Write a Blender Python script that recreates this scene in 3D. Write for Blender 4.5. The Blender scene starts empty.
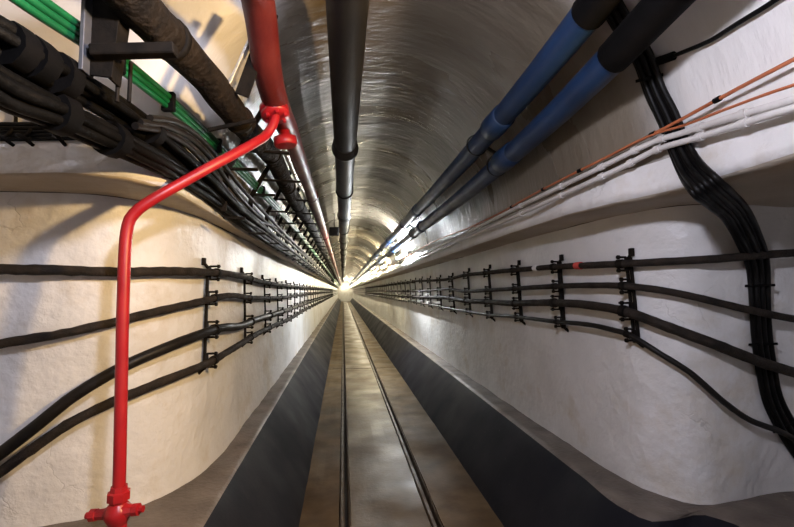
import bpy, bmesh, math, random
from mathutils import Vector, Matrix, noise
from mathutils.bvhtree import BVHTree

random.seed(7)
SC = bpy.context.scene
COL = SC.collection

# ------------------------------------------------------------------ camera
W, H, F = 794.0, 527.0, 420.0
EYE = Vector((0.0, 0.0, 1.5))
YAW, PITCH = math.radians(7.310922), math.radians(3.746162)
fwd = Vector((math.sin(YAW) * math.cos(PITCH), math.cos(YAW) * math.cos(PITCH), math.sin(PITCH)))
rgt = Vector((math.cos(YAW), -math.sin(YAW), 0.0))
upv = rgt.cross(fwd)
cam_data = bpy.data.cameras.new('camera')
cam_data.sensor_fit = 'HORIZONTAL'
cam_data.sensor_width = 36.0
cam_data.lens = 36.0 * F / W
cam_data.clip_start = 0.02
cam = bpy.data.objects.new('camera', cam_data)
COL.objects.link(cam)
m = Matrix.Identity(4)
for i in range(3):
    m[i][0], m[i][1], m[i][2], m[i][3] = rgt[i], upv[i], -fwd[i], EYE[i]
cam.matrix_world = m
SC.camera = cam

# ------------------------------------------------------------------ world, exposure, light levels
world = bpy.data.worlds.new('world')
SC.world = world
world.use_nodes = True
world.node_tree.nodes['Background'].inputs[0].default_value = (0.5, 0.5, 0.55, 1)
world.node_tree.nodes['Background'].inputs[1].default_value = 0.0
SC.view_settings.view_transform = 'Standard'
SC.view_settings.look = 'None'
SC.view_settings.gamma = 1.0
SC.view_settings.use_curve_mapping = False
SC.view_settings.exposure = -0.18
COOL_LAMP = ((0.06, 0.40, 2.25), (0.84, 0.84, 1.0), 1000.0)      # bulb above and behind the camera
WARM_LAMP = ((1.12, 0.70, 2.14), (-1.3, 2.05, 1.25), (1.0, 0.66, 0.29), 300.0)   # floodlight on the right shoulder, aimed at the left wall
TUBE_COL, TUBE_E = (1.0, 0.88, 0.60), 400.0                       # fluorescent tubes along the right shoulder
try:
    SC.cycles.use_denoising = True
    SC.cycles.max_bounces = 8
    SC.cycles.sample_clamp_indirect = 6.0
except Exception:
    pass


# ------------------------------------------------------------------ helpers
def ray(px, py):
    return ((px - W / 2) / F) * rgt - ((py - H / 2) / F) * upv + fwd


def at_x(px, py, x):
    d = ray(px, py)
    return EYE + d * ((x - EYE.x) / d.x)


def at_y(px, py, y):
    d = ray(px, py)
    return EYE + d * ((y - EYE.y) / d.y)


def tag(o, label=None, cat=None, group=None, kind=None):
    if label: o['label'] = label
    if cat: o['category'] = cat
    if group: o['group'] = group
    if kind: o['kind'] = kind
    return o


def link(name, me, mats, parent=None, smooth=False):
    if not isinstance(mats, (list, tuple)): mats = [mats]
    for mt in mats: me.materials.append(mt)
    if smooth:
        me.polygons.foreach_set('use_smooth', [True] * len(me.polygons))
    o = bpy.data.objects.new(name, me)
    COL.objects.link(o)
    if parent is not None:
        o.parent = parent
        o.matrix_parent_inverse = Matrix.Translation(-Vector(parent.location))
    return o


def empty(name, loc):
    o = bpy.data.objects.new(name, None)
    o.empty_display_size = 0.05
    o.location = loc
    COL.objects.link(o)
    return o


class MB:
    """collects shapes, builds ONE mesh object"""
    def __init__(self):
        self.v, self.f, self.s = [], [], []

    def add(self, vs, fs, smooth=False):
        n = len(self.v)
        self.v += [tuple(q) for q in vs]
        self.f += [tuple(i + n for i in f) for f in fs]
        self.s += [smooth] * len(fs)
        return self

    def box(self, c, size, rot=None):
        c = Vector(c); sx, sy, sz = [q / 2 for q in size]
        b = min(sx, sy, sz) * 0.22
        vs = []
        bm = bmesh.new()
        bmesh.ops.create_cube(bm, size=1)
        for q in bm.verts: q.co = Vector((q.co.x * 2 * sx, q.co.y * 2 * sy, q.co.z * 2 * sz))
        bmesh.ops.bevel(bm, geom=list(bm.edges), offset=b, segments=1, affect='EDGES')
        bm.verts.index_update()
        R = rot if rot is not None else Matrix.Identity(3)
        vs = [c + R @ q.co for q in bm.verts]
        fs = [[q.index for q in f.verts] for f in bm.faces]
        bm.free()
        return self.add(vs, fs)

    def bar(self, a, b, w, t, up=(0, 0, 1)):
        a, b = Vector(a), Vector(b)
        d = (b - a)
        L = d.length
        z = d.normalized()
        u = Vector(up)
        if abs(z.dot(u)) > 0.95: u = Vector((0, 1, 0))
        x = u.cross(z).normalized(); y = z.cross(x)
        R = Matrix((x, y, z)).transposed()
        return self.box((a + b) / 2, (w, t, L), R)

    def tube(self, pts, r, seg=10, step=0.05, cap=True, rough=0.0, rfreq=9.0, seed=0.0, rfun=None):
        P = resample(pts, step)
        n = len(P)
        T = [(P[min(i + 1, n - 1)] - P[max(i - 1, 0)]).normalized() for i in range(n)]
        ref = Vector((0, 0, 1)) if abs(T[0].z) < 0.9 else Vector((1, 0, 0))
        N = (ref - T[0] * ref.dot(T[0])).normalized()
        vs, fs = [], []
        acc = 0.0
        for i in range(n):
            N = (N - T[i] * N.dot(T[i])).normalized()
            B = T[i].cross(N)
            if i: acc += (P[i] - P[i - 1]).length
            for k in range(seg):
                a = 2 * math.pi * k / seg
                d = N * math.cos(a) + B * math.sin(a)
                rr = rfun(acc) if rfun else r
                if rough:
                    q = P[i] + d * r
                    rr *= 1 + rough * noise.noise(Vector((q.x * rfreq * 3, q.y * rfreq, q.z * rfreq * 3 + seed)))
                vs.append(P[i] + d * rr)
        for i in range(n - 1):
            for k in range(seg):
                k2 = (k + 1) % seg
                fs.append((i * seg + k, i * seg + k2, (i + 1) * seg + k2, (i + 1) * seg + k))
        self.add(vs, fs, True)
        if cap:
            self.add(vs[:seg], [tuple(reversed(range(seg)))])
            self.add(vs[-seg:], [tuple(range(seg))])
        return self

    def lathe(self, base, axis, prof, seg=16, smooth=True):
        """prof: list of (distance along axis, radius)"""
        base = Vector(base); z = Vector(axis).normalized()
        ref = Vector((0, 0, 1)) if abs(z.z) < 0.9 else Vector((1, 0, 0))
        x = (ref - z * ref.dot(z)).normalized(); y = z.cross(x)
        vs, fs = [], []
        for (h, r) in prof:
            for k in range(seg):
                a = 2 * math.pi * k / seg
                vs.append(base + z * h + (x * math.cos(a) + y * math.sin(a)) * r)
        for i in range(len(prof) - 1):
            for k in range(seg):
                k2 = (k + 1) % seg
                fs.append((i * seg + k, i * seg + k2, (i + 1) * seg + k2, (i + 1) * seg + k))
        self.add(vs, fs, smooth)
        self.add(vs[:seg], [tuple(reversed(range(seg)))])
        self.add(vs[-seg:], [tuple(range(seg))])
        return self

    def build(self, name, mat, parent=None):
        me = bpy.data.meshes.new(name)
        me.from_pydata(self.v, [], self.f)
        me.polygons.foreach_set('use_smooth', self.s)
        me.update()
        return link(name, me, mat, parent)


def resample(pts, step):
    pts = [Vector(q) for q in pts]
    if len(pts) == 2:
        L = (pts[1] - pts[0]).length
        n = max(1, int(L / step))
        return [pts[0].lerp(pts[1], i / n) for i in range(n + 1)]
    out = []
    n = len(pts)
    for i in range(n - 1):
        p0 = pts[i - 1] if i else pts[0] * 2 - pts[1]
        p1, p2 = pts[i], pts[i + 1]
        p3 = pts[i + 2] if i + 2 < n else pts[-1] * 2 - pts[-2]
        # centripetal-like: scale tangents with segment length
        L = (p2 - p1).length
        d0 = max((p1 - p0).length, 1e-6); d2 = max((p3 - p2).length, 1e-6); L = max(L, 1e-6)
        t1 = ((p1 - p0) / d0 * L + (p2 - p1) * d0 / L) / (d0 + L) * L
        t2 = ((p2 - p1) / L * d2 + (p3 - p2) * L / d2) / (L + d2) * L
        st = step * (1 if L < 4 else 8)
        k = max(1, int(math.ceil(L / st)))
        for j in range(k):
            t = j / k
            a, b, c, d = 2*t**3-3*t**2+1, t**3-2*t**2+t, -2*t**3+3*t**2, t**3-t**2
            out.append(p1 * a + t1 * b + p2 * c + t2 * d)
    out.append(pts[-1])
    return out


ORD = ['first', 'second', 'third', 'fourth', 'fifth', 'sixth', 'seventh', 'eighth', 'ninth', 'tenth',
       'eleventh', 'twelfth', 'thirteenth', 'fourteenth', 'fifteenth', 'sixteenth', 'seventeenth', 'eighteenth']


# ------------------------------------------------------------------ materials
def mat(name, c1, c2=None, scale=4.0, rough=(0.5, 0.7), metal=0.0, bump=0.2, bscale=30.0, dist=0.01,
        c3=None, s3=1.2, lo3=0.55, hi3=0.7, stretch=(1, 1, 1), coat=0.0, spec=0.5, emis=None, est=0.0):
    mt = bpy.data.materials.new(name)
    mt.use_nodes = True
    nt = mt.node_tree
    N, L = nt.nodes, nt.links
    b = N['Principled BSDF']
    c2 = c2 or c1
    geo = N.new('ShaderNodeNewGeometry')
    mp = N.new('ShaderNodeVectorMath'); mp.operation = 'MULTIPLY'
    mp.inputs[1].default_value = stretch
    L.new(geo.outputs['Position'], mp.inputs[0])
    n1 = N.new('ShaderNodeTexNoise'); n1.inputs['Scale'].default_value = scale; n1.inputs['Detail'].default_value = 6
    L.new(mp.outputs[0], n1.inputs['Vector'])
    r1 = N.new('ShaderNodeValToRGB')
    r1.color_ramp.elements[0].position = 0.32; r1.color_ramp.elements[0].color = (*c1, 1)
    r1.color_ramp.elements[1].position = 0.68; r1.color_ramp.elements[1].color = (*c2, 1)
    L.new(n1.outputs['Fac'], r1.inputs['Fac'])
    out = r1.outputs['Color']
    if c3:
        n3 = N.new('ShaderNodeTexNoise'); n3.inputs['Scale'].default_value = s3; n3.inputs['Detail'].default_value = 9
        n3.inputs['Roughness'].default_value = 0.65
        L.new(mp.outputs[0], n3.inputs['Vector'])
        mr = N.new('ShaderNodeMapRange'); mr.inputs['From Min'].default_value = lo3; mr.inputs['From Max'].default_value = hi3
        L.new(n3.outputs['Fac'], mr.inputs['Value'])
        mx = N.new('ShaderNodeMix'); mx.data_type = 'RGBA'
        L.new(mr.outputs['Result'], mx.inputs['Factor'])
        L.new(out, mx.inputs[6]); mx.inputs[7].default_value = (*c3, 1)
        out = mx.outputs[2]
    L.new(out, b.inputs['Base Color'])
    n2 = N.new('ShaderNodeTexNoise'); n2.inputs['Scale'].default_value = scale * 0.6; n2.inputs['Detail'].default_value = 5
    L.new(mp.outputs[0], n2.inputs['Vector'])
    mr2 = N.new('ShaderNodeMapRange')
    mr2.inputs['From Min'].default_value = 0.35; mr2.inputs['From Max'].default_value = 0.65
    mr2.inputs['To Min'].default_value = rough[0]; mr2.inputs['To Max'].default_value = rough[1]
    L.new(n2.outputs['Fac'], mr2.inputs['Value'])
    L.new(mr2.outputs['Result'], b.inputs['Roughness'])
    b.inputs['Metallic'].default_value = metal
    b.inputs['Specular IOR Level'].default_value = spec
    b.inputs['Coat Weight'].default_value = coat
    b.inputs['Coat Roughness'].default_value = 0.25
    if bump:
        nb = N.new('ShaderNodeTexNoise'); nb.inputs['Scale'].default_value = bscale; nb.inputs['Detail'].default_value = 7
        L.new(mp.outputs[0], nb.inputs['Vector'])
        bp = N.new('ShaderNodeBump'); bp.inputs['Strength'].default_value = bump; bp.inputs['Distance'].default_value = dist
        L.new(nb.outputs['Fac'], bp.inputs['Height'])
        L.new(bp.outputs['Normal'], b.inputs['Normal'])
    if emis:
        b.inputs['Emission Color'].default_value = (*emis, 1)
        b.inputs['Emission Strength'].default_value = est
    return mt


M = {}
M['plaster'] = mat('white_painted_plaster', (0.63, 0.62, 0.60), (0.74, 0.73, 0.715), 3.0, (0.32, 0.5), bump=0.55, bscale=16, dist=0.02,
                   c3=(0.50, 0.42, 0.30), s3=1.8, lo3=0.54, hi3=0.78, spec=0.35)


def add_cracks(mt):
    """sparse hairline cracks and flaking patches in the plaster relief"""
    nt = mt.node_tree; N, L = nt.nodes, nt.links
    b = N['Principled BSDF']
    geo = N.new('ShaderNodeNewGeometry')
    wob = N.new('ShaderNodeTexNoise'); wob.inputs['Scale'].default_value = 5; wob.inputs['Detail'].default_value = 4
    L.new(geo.outputs['Position'], wob.inputs['Vector'])
    sc = N.new('ShaderNodeVectorMath'); sc.operation = 'SCALE'; sc.inputs['Scale'].default_value = 0.35
    L.new(wob.outputs['Color'], sc.inputs[0])
    ad = N.new('ShaderNodeVectorMath'); ad.operation = 'ADD'
    L.new(geo.outputs['Position'], ad.inputs[0]); L.new(sc.outputs[0], ad.inputs[1])
    vo = N.new('ShaderNodeTexVoronoi'); vo.feature = 'DISTANCE_TO_EDGE'; vo.inputs['Scale'].default_value = 2.6
    L.new(ad.outputs[0], vo.inputs['Vector'])
    mr = N.new('ShaderNodeMapRange'); mr.inputs['From Min'].default_value = 0.0; mr.inputs['From Max'].default_value = 0.012
    mr.inputs['To Min'].default_value = 1.0; mr.inputs['To Max'].default_value = 0.0
    L.new(vo.outputs['Distance'], mr.inputs['Value'])
    mk = N.new('ShaderNodeTexNoise'); mk.inputs['Scale'].default_value = 1.3
    L.new(geo.outputs['Position'], mk.inputs['Vector'])
    mm = N.new('ShaderNodeMapRange'); mm.inputs['From Min'].default_value = 0.56; mm.inputs['From Max'].default_value = 0.68
    L.new(mk.outputs['Fac'], mm.inputs['Value'])
    mu = N.new('ShaderNodeMath'); mu.operation = 'MULTIPLY'
    L.new(mr.outputs['Result'], mu.inputs[0]); L.new(mm.outputs['Result'], mu.inputs[1])
    bp = N.new('ShaderNodeBump'); bp.inputs['Strength'].default_value = 0.45; bp.inputs['Distance'].default_value = 0.006; bp.invert = True
    L.new(mu.outputs[0], bp.inputs['Height'])
    L.new(b.inputs['Normal'].links[0].from_socket, bp.inputs['Normal'])
    old = b.inputs['Base Color'].links[0].from_socket
    L.new(bp.outputs['Normal'], b.inputs['Normal'])
    mx = N.new('ShaderNodeMix'); mx.data_type = 'RGBA'
    m2 = N.new('ShaderNodeMath'); m2.operation = 'MULTIPLY'; m2.inputs[1].default_value = 0.3
    L.new(mu.outputs[0], m2.inputs[0]); L.new(m2.outputs[0], mx.inputs['Factor'])
    L.new(old, mx.inputs[6]); mx.inputs[7].default_value = (0.22, 0.18, 0.13, 1)
    L.new(mx.outputs[2], b.inputs['Base Color'])


add_cracks(M['plaster'])
M['vault'] = mat('glossy_painted_concrete', (0.110, 0.090, 0.062), (0.175, 0.149, 0.112), 2.4, (0.22, 0.40), bump=0.45, bscale=11, dist=0.02,
                 c3=(0.075, 0.06, 0.04), s3=1.5, lo3=0.55, hi3=0.8, stretch=(0.5, 1.7, 0.5), coat=0.25)
def add_paint(mt):
    nt = mt.node_tree; N, L = nt.nodes, nt.links
    b = N['Principled BSDF']
    at = N.new('ShaderNodeAttribute'); at.attribute_name = 'white_paint'
    mx = N.new('ShaderNodeMix'); mx.data_type = 'RGBA'
    L.new(at.outputs['Fac'], mx.inputs['Factor'])
    L.new(b.inputs['Base Color'].links[0].from_socket, mx.inputs[6]); mx.inputs[7].default_value = (0.68, 0.66, 0.63, 1)
    L.new(mx.outputs[2], b.inputs['Base Color'])
    mr = N.new('ShaderNodeMix')
    L.new(at.outputs['Fac'], mr.inputs['Factor'])
    L.new(b.inputs['Roughness'].links[0].from_socket, mr.inputs[2]); mr.inputs[3].default_value = 0.45
    L.new(mr.outputs[0], b.inputs['Roughness'])
    mc = N.new('ShaderNodeMath'); mc.operation = 'MULTIPLY_ADD'; mc.inputs[1].default_value = -0.25; mc.inputs[2].default_value = 0.25
    L.new(at.outputs['Fac'], mc.inputs[0]); L.new(mc.outputs[0], b.inputs['Coat Weight'])


add_paint(M['vault'])
M['soffit'] = mat('brown_soffit_plaster', (0.40, 0.34, 0.26), (0.50, 0.44, 0.36), 3.0, (0.5, 0.7), bump=0.6, bscale=18, dist=0.02, spec=0.25)  # darker, browner plaster on the soffit undersides than on the walls
M['dark_paint'] = mat('dark_blue_grey_paint', (0.008, 0.008, 0.012), (0.014, 0.0135, 0.017), 3.0, (0.6, 0.8), spec=0.12, bump=0.2, bscale=40, dist=0.004,
                      c3=(0.05, 0.045, 0.04), s3=26, lo3=0.66, hi3=0.78)
M['ledge'] = mat('worn_brown_ledge_concrete', (0.085, 0.068, 0.054), (0.16, 0.13, 0.105), 6.0, (0.45, 0.7), bump=0.5, bscale=45, dist=0.01,
                 c3=(0.30, 0.25, 0.18), s3=7, lo3=0.64, hi3=0.72)
M['slab'] = mat('wet_brown_concrete', (0.046, 0.030, 0.014), (0.082, 0.056, 0.028), 3.2, (0.34, 0.62), spec=0.14, bump=0.4, bscale=35, dist=0.004,
                c3=(0.125, 0.092, 0.052), s3=1.4, lo3=0.42, hi3=0.78)
M['side_slab'] = mat('dry_brown_concrete', (0.050, 0.031, 0.013), (0.090, 0.058, 0.027), 3.6, (0.55, 0.8), spec=0.12, bump=0.4, bscale=35, dist=0.004,
                     c3=(0.12, 0.085, 0.045), s3=1.8, lo3=0.48, hi3=0.8)
M['trench'] = mat('trench_floor_dirt', (0.03, 0.024, 0.018), (0.05, 0.04, 0.03), 8, (0.6, 0.8))
M['rail'] = mat('rusty_rail_steel', (0.035, 0.024, 0.014), (0.075, 0.052, 0.032), 12, (0.5, 0.7), spec=0.3, bump=0.3, bscale=80, dist=0.003)
M['grime_cable'] = mat('grimy_cable_jacket', (0.009, 0.007, 0.005), (0.028, 0.020, 0.014), 22, (0.65, 0.9), spec=0.25, bump=0.9, bscale=120, dist=0.006)
M['clean_cable'] = mat('smooth_dark_cable_jacket', (0.006, 0.005, 0.0045), (0.013, 0.011, 0.009), 14, (0.42, 0.6), spec=0.2, bump=0.2, bscale=60, dist=0.003)
M['black_cable'] = mat('black_cable_jacket', (0.002, 0.002, 0.0022), (0.005, 0.0045, 0.004), 14, (0.35, 0.55), spec=0.15, bump=0.3, bscale=60, dist=0.003,
                       c3=(0.018, 0.013, 0.009), s3=9, lo3=0.6, hi3=0.75)
M['rack_black'] = mat('rack_black_cable_jacket', (0.0012, 0.0012, 0.0012), (0.0032, 0.0028, 0.0024), 14, (0.45, 0.7), spec=0.10, bump=0.6, bscale=70, dist=0.005,
                      c3=(0.016, 0.011, 0.007), s3=11, lo3=0.62, hi3=0.76)  # deeper black than the other cable jackets, for the rack bundles
M['steel'] = mat('dark_corroded_steel', (0.004, 0.0035, 0.003), (0.012, 0.009, 0.0065), 25, (0.6, 0.8), spec=0.1, bump=0.5, bscale=90, dist=0.003)
M['grey_steel'] = mat('grey_galvanised_steel', (0.07, 0.075, 0.09), (0.12, 0.12, 0.13), 20, (0.35, 0.55), metal=0.5, bump=0.2, bscale=60, dist=0.003)
M['silver'] = mat('bright_aluminium_pipe', (0.45, 0.43, 0.38), (0.62, 0.60, 0.55), 18, (0.25, 0.4), metal=0.7, bump=0.1)
M['iron'] = mat('black_cast_iron', (0.006, 0.0055, 0.005), (0.018, 0.016, 0.013), 8, (0.45, 0.65), spec=0.3, bump=0.25, bscale=40, dist=0.004, stretch=(1, 0.25, 1))
M['red'] = mat('glossy_red_paint', (0.29, 0.007, 0.012), (0.36, 0.014, 0.017), 10, (0.28, 0.42), bump=0.1, bscale=50, dist=0.003,
               c3=(0.28, 0.012, 0.010), s3=16, lo3=0.62, hi3=0.76)
M['dull_red'] = mat('dull_red_pipe_paint', (0.075, 0.007, 0.006), (0.12, 0.015, 0.011), 7, (0.38, 0.55), bump=0.35, bscale=60, dist=0.004,
                    c3=(0.10, 0.035, 0.025), s3=9, lo3=0.58, hi3=0.78)
M['blue'] = mat('blue_pipe_paint', (0.006, 0.019, 0.052), (0.010, 0.032, 0.085), 7, (0.32, 0.5), bump=0.15, bscale=40, dist=0.003)
M['rubber'] = mat('black_rubber_sleeve', (0.0015, 0.0015, 0.0015), (0.0035, 0.003, 0.003), 12, (0.6, 0.8), spec=0.08, bump=0.3, bscale=60, dist=0.004)
M['lagging'] = mat('crusted_brown_pipe_lagging', (0.005, 0.0032, 0.0018), (0.018, 0.011, 0.0055), 13, (0.7, 0.9), spec=0.2, bump=1.0, bscale=40, dist=0.02,
                   c3=(0.038, 0.023, 0.011), s3=10, lo3=0.60, hi3=0.75)
M['green'] = mat('green_cable_jacket', (0.003, 0.075, 0.022), (0.006, 0.12, 0.036), 9, (0.3, 0.45), bump=0.1)
M['orange'] = mat('orange_cable_jacket', (0.34, 0.095, 0.035), (0.43, 0.135, 0.055), 9, (0.4, 0.55), bump=0.1)
M['white_pvc'] = mat('white_painted_conduit', (0.50, 0.48, 0.455), (0.62, 0.60, 0.57), 9, (0.3, 0.45), bump=0.15, bscale=40, dist=0.003)
M['tag_red'] = mat('red_cable_marker', (0.6, 0.06, 0.05), None, 9, bump=0)
M['tag_white'] = mat('white_cable_marker', (0.75, 0.73, 0.70), None, 9, bump=0)
M['tube'] = mat('lit_fluorescent_tube', (0.8, 0.8, 0.8), bump=0, emis=TUBE_COL, est=TUBE_E)
M['tube_bright'] = mat('lit_daylight_fluorescent_tube', (0.8, 0.8, 0.8), bump=0, emis=(0.92, 0.96, 1.0), est=TUBE_E * 1.9)
M['bulb_cool'] = mat('lit_cool_bulb', (0.8, 0.8, 0.8), bump=0, emis=COOL_LAMP[1], est=COOL_LAMP[2])
M['bulb_warm'] = mat('lit_warm_floodlight_glass', (0.8, 0.8, 0.8), bump=0, emis=WARM_LAMP[2], est=6.0)
M['lamp_white'] = mat('white_enamel_lamp_housing', (0.6, 0.6, 0.58), None, 9, (0.35, 0.5), bump=0.05)

# ------------------------------------------------------------------ the tunnel and its flared mouth
Y_END, Y_BACK = 62.0, -1.6
Z_LEDGE, Z_SOF, Z_SPR, Z_CROWN, X_CROWN = 0.46, 1.914, 2.05, 3.0, 0.27


def path(pts, n_near=46):
    """plan curve (x,y) resampled: far straight part + dense near part, fixed number of stations"""
    return pts


def far_ys():
    ys = []
    y = Y_END
    while y > 26: ys.append(y); y -= 1.0
    while y > 12: ys.append(y); y -= 0.16
    while y > 3.25: ys.append(y); y -= 0.07
    return ys


FY = far_ys()
NN = 90            # near stations


def station_path(near, x_far):
    """near: control points (x,y) from y=3.2 to the back; returns FY straight stations + NN near ones"""
    far = [Vector((x_far, y, 0)) for y in FY]
    P = resample([Vector((x, y, 0)) for x, y in near], 0.01)
    # cumulative length
    L = [0]
    for a, b in zip(P, P[1:]): L.append(L[-1] + (b - a).length)
    res = []
    j = 0
    for i in range(NN):
        s = L[-1] * (i / (NN - 1))
        while j < len(L) - 2 and L[j + 1] < s: j += 1
        t = (s - L[j]) / max(L[j + 1] - L[j], 1e-9)
        res.append(P[j].lerp(P[j + 1], t))
    return far + res


LB = station_path([(-.755, 3.2), (-.76, 2.85), (-.81, 2.52), (-.965, 2.26), (-1.18, 2.16), (-1.4, 2.10), (-1.9, 2.03), (-2.45, 1.98), (-2.62, 1.8), (-2.65, 1.2), (-2.65, Y_BACK)], -.755)
LT = station_path([(-.80, 3.2), (-.805, 2.75), (-.82, 2.4), (-.885, 2.11), (-1.03, 1.955), (-1.44, 1.93), (-1.9, 1.92), (-2.45, 1.9), (-2.60, 1.75), (-2.63, 1.2), (-2.63, Y_BACK)], -.80)
LS = station_path([(-.70, 3.2), (-.70, 2.5), (-.70, 2.0), (-.715, 1.76), (-.785, 1.63), (-.94, 1.59), (-1.21, 1.63), (-1.8, 1.68), (-2.3, 1.68), (-2.48, 1.5), (-2.5, 1.0), (-2.5, Y_BACK)], -.70)
LV = station_path([(-.80, 3.2), (-.80, 2.6), (-.81, 2.2), (-.84, 1.98), (-.93, 1.86), (-1.05, 1.83), (-1.3, 1.84), (-1.9, 1.86), (-2.5, 1.84), (-2.66, 1.6), (-2.7, 1.0), (-2.7, Y_BACK)], -.80)
RB = station_path([(1.53, 3.2), (1.535, 2.6), (1.555, 2.3), (1.60, 2.05), (1.70, 1.93), (1.95, 1.93), (2.27, 1.98), (2.5, 1.95), (2.63, 1.75), (2.66, 1.2), (2.66, Y_BACK)], 1.53)
RT = station_path([(1.45, 3.2), (1.46, 2.6), (1.475, 2.3), (1.53, 2.0), (1.63, 1.83), (1.85, 1.77), (2.2, 1.78), (2.45, 1.74), (2.57, 1.55), (2.6, 1.1), (2.6, Y_BACK)], 1.45)
RS = station_path([(1.19, 3.2), (1.195, 2.5), (1.215, 1.98), (1.25, 1.82), (1.32, 1.62), (1.345, 1.45), (1.345, 1.0), (1.345, 0.3), (1.345, Y_BACK)], 1.19)
LE = station_path([(-.61, 3.2), (-.61, 2.0), (-.60, 1.0), (-.60, Y_BACK)], -.61)
LF = station_path([(-.255, 3.2), (-.255, 2.0), (-.255, 1.0), (-.255, Y_BACK)], -.255)
RE = station_path([(1.355, 3.2), (1.355, 2.3), (1.36, 1.93), (1.40, 1.835), (1.50, 1.825), (1.70, 1.845), (1.755, 1.79), (1.77, 1.6), (1.77, 1.0), (1.77, Y_BACK)], 1.355)
RF = station_path([(1.022, 3.2), (1.022, 2.3), (1.03, 1.75), (1.08, 1.6), (1.2, 1.55), (1.36, 1.55), (1.43, 1.48), (1.45, 1.3), (1.45, 1.0), (1.45, Y_BACK)], 1.022)
NS = len(FY) + NN


def grid_mesh(rows, name, mats, disp=None, matfn=None, flip=False):
    nc = len(rows[0])
    vs = [q for row in rows for q in row]
    fs = []
    for i in range(len(rows) - 1):
        for k in range(nc - 1):
            q = (i * nc + k, (i + 1) * nc + k, (i + 1) * nc + k + 1, i * nc + k + 1)
            fs.append(tuple(reversed(q)) if flip else q)
    me = bpy.data.meshes.new(name)
    me.from_pydata([tuple(q) for q in vs], [], fs)
    me.update()
    if disp:
        nor = [v.normal.copy() for v in me.vertices]
        for v, n in zip(me.vertices, nor):
            v.co = v.co + n * disp(v.co)
        me.update()
    if matfn:
        for i, p in enumerate(me.polygons): p.material_index = matfn(i % (nc - 1))
    return link(name, me, mats, None, True)


def plaster_disp(c):
    return (0.012 * noise.noise(c * 1.9) + 0.006 * noise.noise(c * 5.3) + 0.0025 * noise.noise(c * 13))


def wall_rows(B, T, nz=26):
    rows = []
    for b, t in zip(B, T):
        rows.append([Vector((b.x + (t.x - b.x) * k / nz, b.y + (t.y - b.y) * k / nz, Z_LEDGE - 0.02 + (Z_SOF + 0.02 - Z_LEDGE) * k / nz)) for k in range(nz + 1)])
    return rows


wall_left = tag(grid_mesh(wall_rows(LB, LT), 'wall_left', M['plaster'], plaster_disp, flip=True),
                'cream lit white plaster wall left of the rails, below the overhang', 'wall', kind='structure')
wall_right = tag(grid_mesh(wall_rows(RB, RT), 'wall_right', M['plaster'], plaster_disp),
                 'white plaster wall right of the rails, with an alcove beside the camera', 'wall', kind='structure')


def ceil_row(i):
    row = []
    lt, ls, rt, rs = LT[i], LS[i], RT[i], RS[i]
    for k in range(5):
        t = k / 5
        row.append(Vector((lt.x + (ls.x - lt.x) * t, lt.y + (ls.y - lt.y) * t, Z_SOF)))
    for k in range(4):
        row.append(Vector((ls.x, ls.y, Z_SOF + (Z_SPR - 0.025 - Z_SOF) * k / 3)))
    ls = LV[i]
    n = 22
    for k in range(n):          # left quarter, springing to crown
        a = math.pi / 2 * k / n
        t = 1 - math.cos(a)
        row.append(Vector((ls.x + (X_CROWN - ls.x) * t, ls.y + (rs.y - ls.y) * t, Z_SPR + (Z_CROWN - Z_SPR) * math.sin(a))))
    for k in range(n + 1):
        a = math.pi / 2 * (1 - k / n)
        t = math.cos(a)
        row.append(Vector((X_CROWN + (rs.x - X_CROWN) * t, rs.y, Z_SPR + (Z_CROWN - Z_SPR) * math.sin(a))))
    for k in range(1, 4):
        row.append(Vector((rs.x, rs.y, Z_SPR + (Z_SOF - Z_SPR) * k / 3)))
    for k in range(1, 6):
        t = k / 5
        row.append(Vector((rs.x + (rt.x - rs.x) * t, rs.y + (rt.y - rs.y) * t, Z_SOF)))
    return row


def vault_disp(c):
    d = 0.010 * noise.noise(c * 1.7) + 0.003 * noise.noise(c * 7)
    if c.z > 2.12 and c.y > 2.0:          # shutter ridges left in the concrete lining
        f = min(1.0, (c.z - 2.12) / 0.2) * min(1.0, (c.y - 2.0) / 1.5)
        d += f * 0.009 * (abs(noise.noise(Vector((c.x * 0.7, c.y * 3.2, c.z * 0.7)))) - 0.2)
    return d


CR = [ceil_row(i) for i in range(NS)]
ncol = len(CR[0]) - 1
# plaster on the soffits and shoulders, glossy concrete lining in the vault; the flared mouth is all white plaster
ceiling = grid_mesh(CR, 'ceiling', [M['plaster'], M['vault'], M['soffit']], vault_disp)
ROW_L = next(i for i in range(NS) if LV[i].y < 2.7)
ROW_R = next(i for i in range(NS) if RS[i].y < 1.55)
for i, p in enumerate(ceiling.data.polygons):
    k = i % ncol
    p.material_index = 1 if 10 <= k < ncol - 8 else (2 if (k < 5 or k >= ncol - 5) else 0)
# how far the white paint of the flared mouth reaches over the concrete lining
att = ceiling.data.attributes.new('white_paint', 'FLOAT', 'POINT')
for i, v in enumerate(ceiling.data.vertices):
    k, r_ = i % (ncol + 1), i // (ncol + 1)
    lim = ROW_L + (ROW_R - ROW_L) * min(1.0, max(0.0, (k - 16) / 14))
    att.data[i].value = min(1.0, max(0.0, 0.5 + (r_ - lim) / 5.0))
tag(ceiling, 'ribbed barrel vault with overhanging white shoulders above the tunnel', 'ceiling', kind='structure')


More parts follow.
